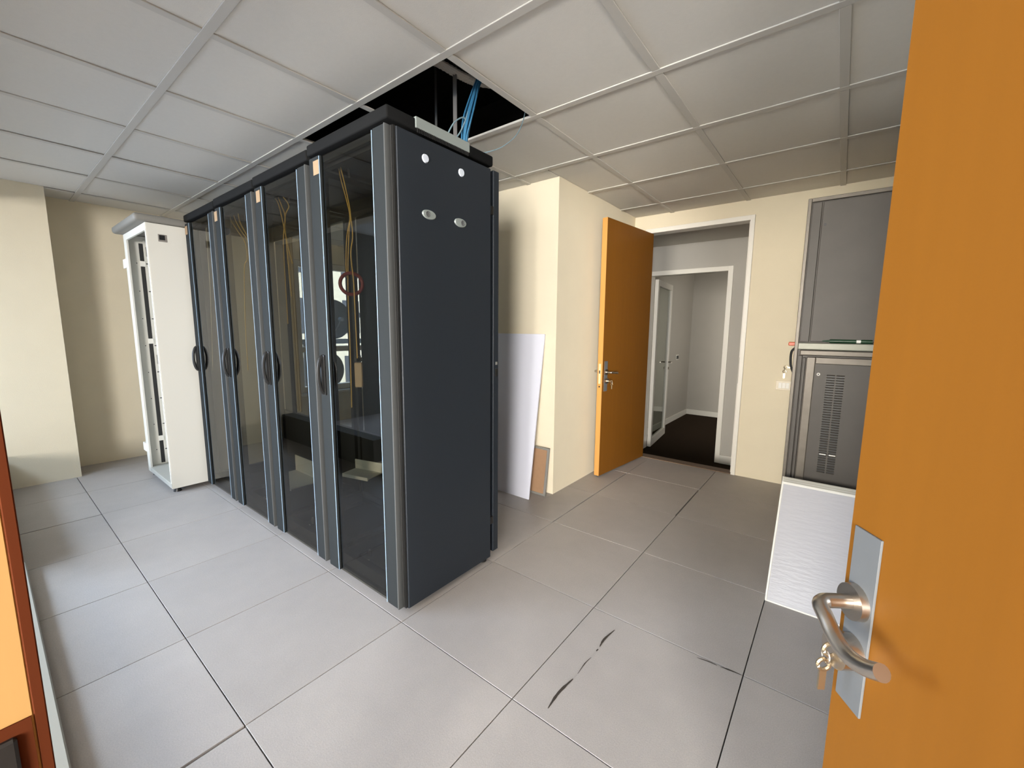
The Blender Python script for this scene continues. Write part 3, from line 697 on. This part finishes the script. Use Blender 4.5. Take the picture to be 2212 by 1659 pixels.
obj('lower_rail', box(ex(1.210), ex(1.92), -0.016, 0.012, 1.120, 1.148, 0.004), ecabl_m, ec)
obj('lower_stile', box(ex(1.203), ex(1.222), -0.004, 0.012, 0.02, 1.118, 0.002), ecab_m, ec); obj('lower_stile', box(ex(1.225), ex(1.238), -0.002, 0.012, 0.02, 1.108, 0.002), ecab_m, ec)
ld = obj('lower_door', box(ex(1.242), ex(1.915), -0.004, 0.012, 0.03, 1.112, 0.002), ecab_m, ec)
bm = new(); bx(bm, ex(1.242), ex(1.280), -0.012, -0.004, 0.03, 1.112, 0.003); bx(bm, ex(1.280), ex(1.915), -0.012, -0.004, 1.078, 1.112, 0.003)
obj('raised_border', bm, ecabl_m, ld)
lk = cyl(new(), (ex(1.298), -0.004, 1.024), (ex(1.298), -0.008, 1.024), 0.0075, seg=20); lk2 = obj('lock', lk, alu_m, ld, True)
obj('lock_core', cyl(new(), (ex(1.298), -0.008, 1.024), (ex(1.298), -0.0095, 1.024), 0.0035), black_m, lk2)
for cx0, cx1 in ((1.334, 1.366), (1.374, 1.405)):
    bm = new(); n = 40
    for k in range(n):
        z = 1.018-k*0.0128; bx(bm, ex(cx0), ex(cx1), -0.0048, -0.002, z-0.0066, z)
    o = obj('louvre_slots', bm, black_m, ld); o['kind'] = 'stuff'
    bm = new()
    for k in range(n+1):
        z = 1.0244-k*0.0128; prism(bm, [(-0.004, z), (-0.0085, z-0.0045), (-0.004, z-0.0058)], 'x', ex(cx0)-0.001, ex(cx1)+0.001)
    o = obj('louvre_slats', bm, ecab_m, ld); o['kind'] = 'stuff'
for cx0, cx1 in ((1.337, 1.364), (1.377, 1.404)): obj('white_bar', box(ex(cx0), ex(cx1), -0.0095, -0.0075, 0.604, 0.609), whitep_m, ld)  # flat white bar across the louvres of each column
obj('handle_block', box(ex(1.150), ex(1.183), 0.06, 0.10, 1.166, 1.186, 0.003), orangered_m, ec)
obj('handle_strap', tube(new(), [(ex(1.183), 0.08, 1.155), (ex(1.166), 0.08, 1.13), (ex(1.168), 0.08, 1.06), (ex(1.183), 0.08, 1.02)], 0.006, 8, 5), black_m, ec, True)
k = keys('small keys hanging on the left side of the grey steel cabinet', (1.183, ey+0.08, 1.045), math.radians(90))
mk = thing('marker_pen', 'dark green marker with pale cap lying on the ledge of the steel cabinet', 'marker', (1.33, ey-0.0125, 1.196))
obj('barrel', cyl(new(), (0, 0, 0), (0.105, 0, 0), 0.0095, seg=16), green_m, mk, True)
obj('tip', cyl(new(), (-0.03, 0, 0), (0, 0, 0), 0.003, 0.006), green_m, mk, True)
obj('cap_band', cyl(new(), (0.105, 0, 0), (0.122, 0, 0), 0.0085), whitep_m, mk, True)
obj('cap', cyl(new(), (0.122, 0, 0), (0.165, 0, 0), 0.0095), green_m, mk, True)

# white square panels leaning in a stack on the foot of the steel cabinet
A = Vector((0, 1.484-1.144, 0.478)); Ln = A.length; tilt = math.atan2(A.y, A.z)
TH = 0.013
for k in range(6):
    off = k*(TH+0.0015)/math.cos(tilt)
    t = thing('floor_panel', '', 'panel', (1.2+k*0.0012*(-1)**k, 1.144+off, 0.001), group='white panels stacked against the steel cabinet')
    t.rotation_euler = (-tilt, 0, 0)
    if k == 0: t['label'] = 'front white glossy panel of the stack leaning on the steel cabinet'
    else: t['label'] = ('second', 'third', 'fourth', 'fifth', 'rearmost')[k-1]+' white panel of the leaning stack, only its top edge showing'
    obj('facing', box(0.008, 0.592, 0.0, 0.004, 0.006, Ln-0.006), panel_m if k == 0 else whitep_m, t)
    bm = new(); bx(bm, 0, 0.6, 0.003, TH, 0, Ln, 0.001)
    bx(bm, 0, 0.007, -0.0015, 0.004, 0, Ln, 0.0005); bx(bm, 0.593, 0.6, -0.0015, 0.004, 0, Ln, 0.0005); bx(bm, 0.007, 0.593, -0.0015, 0.004, Ln-0.012, Ln, 0.0005); bx(bm, 0.007, 0.593, -0.0015, 0.004, 0, 0.006, 0.0005)
    obj('rim', bm, paneledge_m if k % 2 else frame_m, t)

# ------------------------------------------------------------------ in the ceiling void
bt = thing('cable_bundle', 'bundle of blue network cables dropping from the ceiling hole into the nearest rack', 'cable bundle', (-0.03, 0.46, 2.07))
o0 = Vector((-0.03, 0.46, 2.07))
for k in range(11):
    a = k*2*PI/11; r = 0.013 if k < 8 else 0.005
    dx, dy = r*math.cos(a), r*math.sin(a); s = random.uniform(0.8, 1.6)
    pts = [(-0.045+dx*.9, 0.445+dy*.6, 2.03), (-0.045+dx*1.0, 0.450+dy, 2.10), (-0.046+dx*1.3*s, 0.468+dy*1.2, 2.18), (-0.046+dx*1.2*s, 0.50+dy, 2.27), (-0.044+dx*.8, 0.535+dy, 2.36), (-0.05+dx, 0.58+dy, 2.45), (-0.2+dx, 0.7+dy, 2.62)]
    obj('cable', tube(new(), [Vector(p)-o0 for p in pts], 0.0036, 6, 6), blue_m, bt, True)
for pts in ([(-0.075, 0.37, 2.05), (-0.075, 0.372, 2.09), (-0.06, 0.40, 2.15), (-0.048, 0.445, 2.185), (-0.046, 0.468, 2.17)],
            [(-0.06, 0.40, 2.05), (-0.06, 0.405, 2.08), (-0.052, 0.43, 2.12), (-0.047, 0.455, 2.17), (-0.046, 0.475, 2.22)]):
    o = obj('cable_loop', tube(new(), [Vector(p)-o0 for p in pts], 0.0034, 6, 8), bluegrey_m, bt, True)
cable_thing('thin_cable', 'thin grey cable sagging from the corner of the ceiling hole to the nearest rack', 'cable',
    [[(0.03, 0.80, 2.42), (0.045, 0.785, 2.31), (0.035, 0.74, 2.20), (0.01, 0.66, 2.12), (-0.02, 0.58, 2.075), (-0.06, 0.54, 2.066)]], 0.0022, bluegrey_m)
bm = new(); bx(bm, -0.012, 0.012, -0.0015, 0.0015, 0, 0.86); bx(bm, -0.012, -0.009, 0, 0.012, 0, 0.86)
tag(obj('hanger_rod', bm, grey_m, loc=(-0.155, 0.5, 2.08)), 'flat grey metal hanger standing in the ceiling hole beside blue cables', 'hanger rod')
bm = box(-0.008, 0.008, -0.001, 0.001, 0, 0.8)
tag(obj('hanger_rod', bm, mat('dark_hanger', (0.07, 0.07, 0.065), 0.6), loc=(-0.42, 0.62, 2.12)), 'dark metal hanger at the left in the ceiling hole', 'hanger rod')
dt = thing('conduit_bundle', 'grey ribbed conduits crossing the top of the ceiling hole', 'conduit', (-0.12, 0.5, 2.43))
cond_m = mat('pale_grey_conduit', (0.50, 0.47, 0.42), 0.6)
for k in range(3):
    pts = [(-0.32, -0.30-k*0.02, 0.10), (-0.06, -0.14+k*0.012, 0.012), (0.0, 0.02+k*0.012, -0.012), (0.03, 0.15+k*0.008, -0.005), (0.10, 0.42, 0.06)]
    obj('conduit', tube(new(), [(p[0]-k*0.026, p[1], p[2]+k*0.010) for p in pts], lambda f: 0.0115+0.0015*math.sin(f*300), 8, 20), cond_m, dt, True)
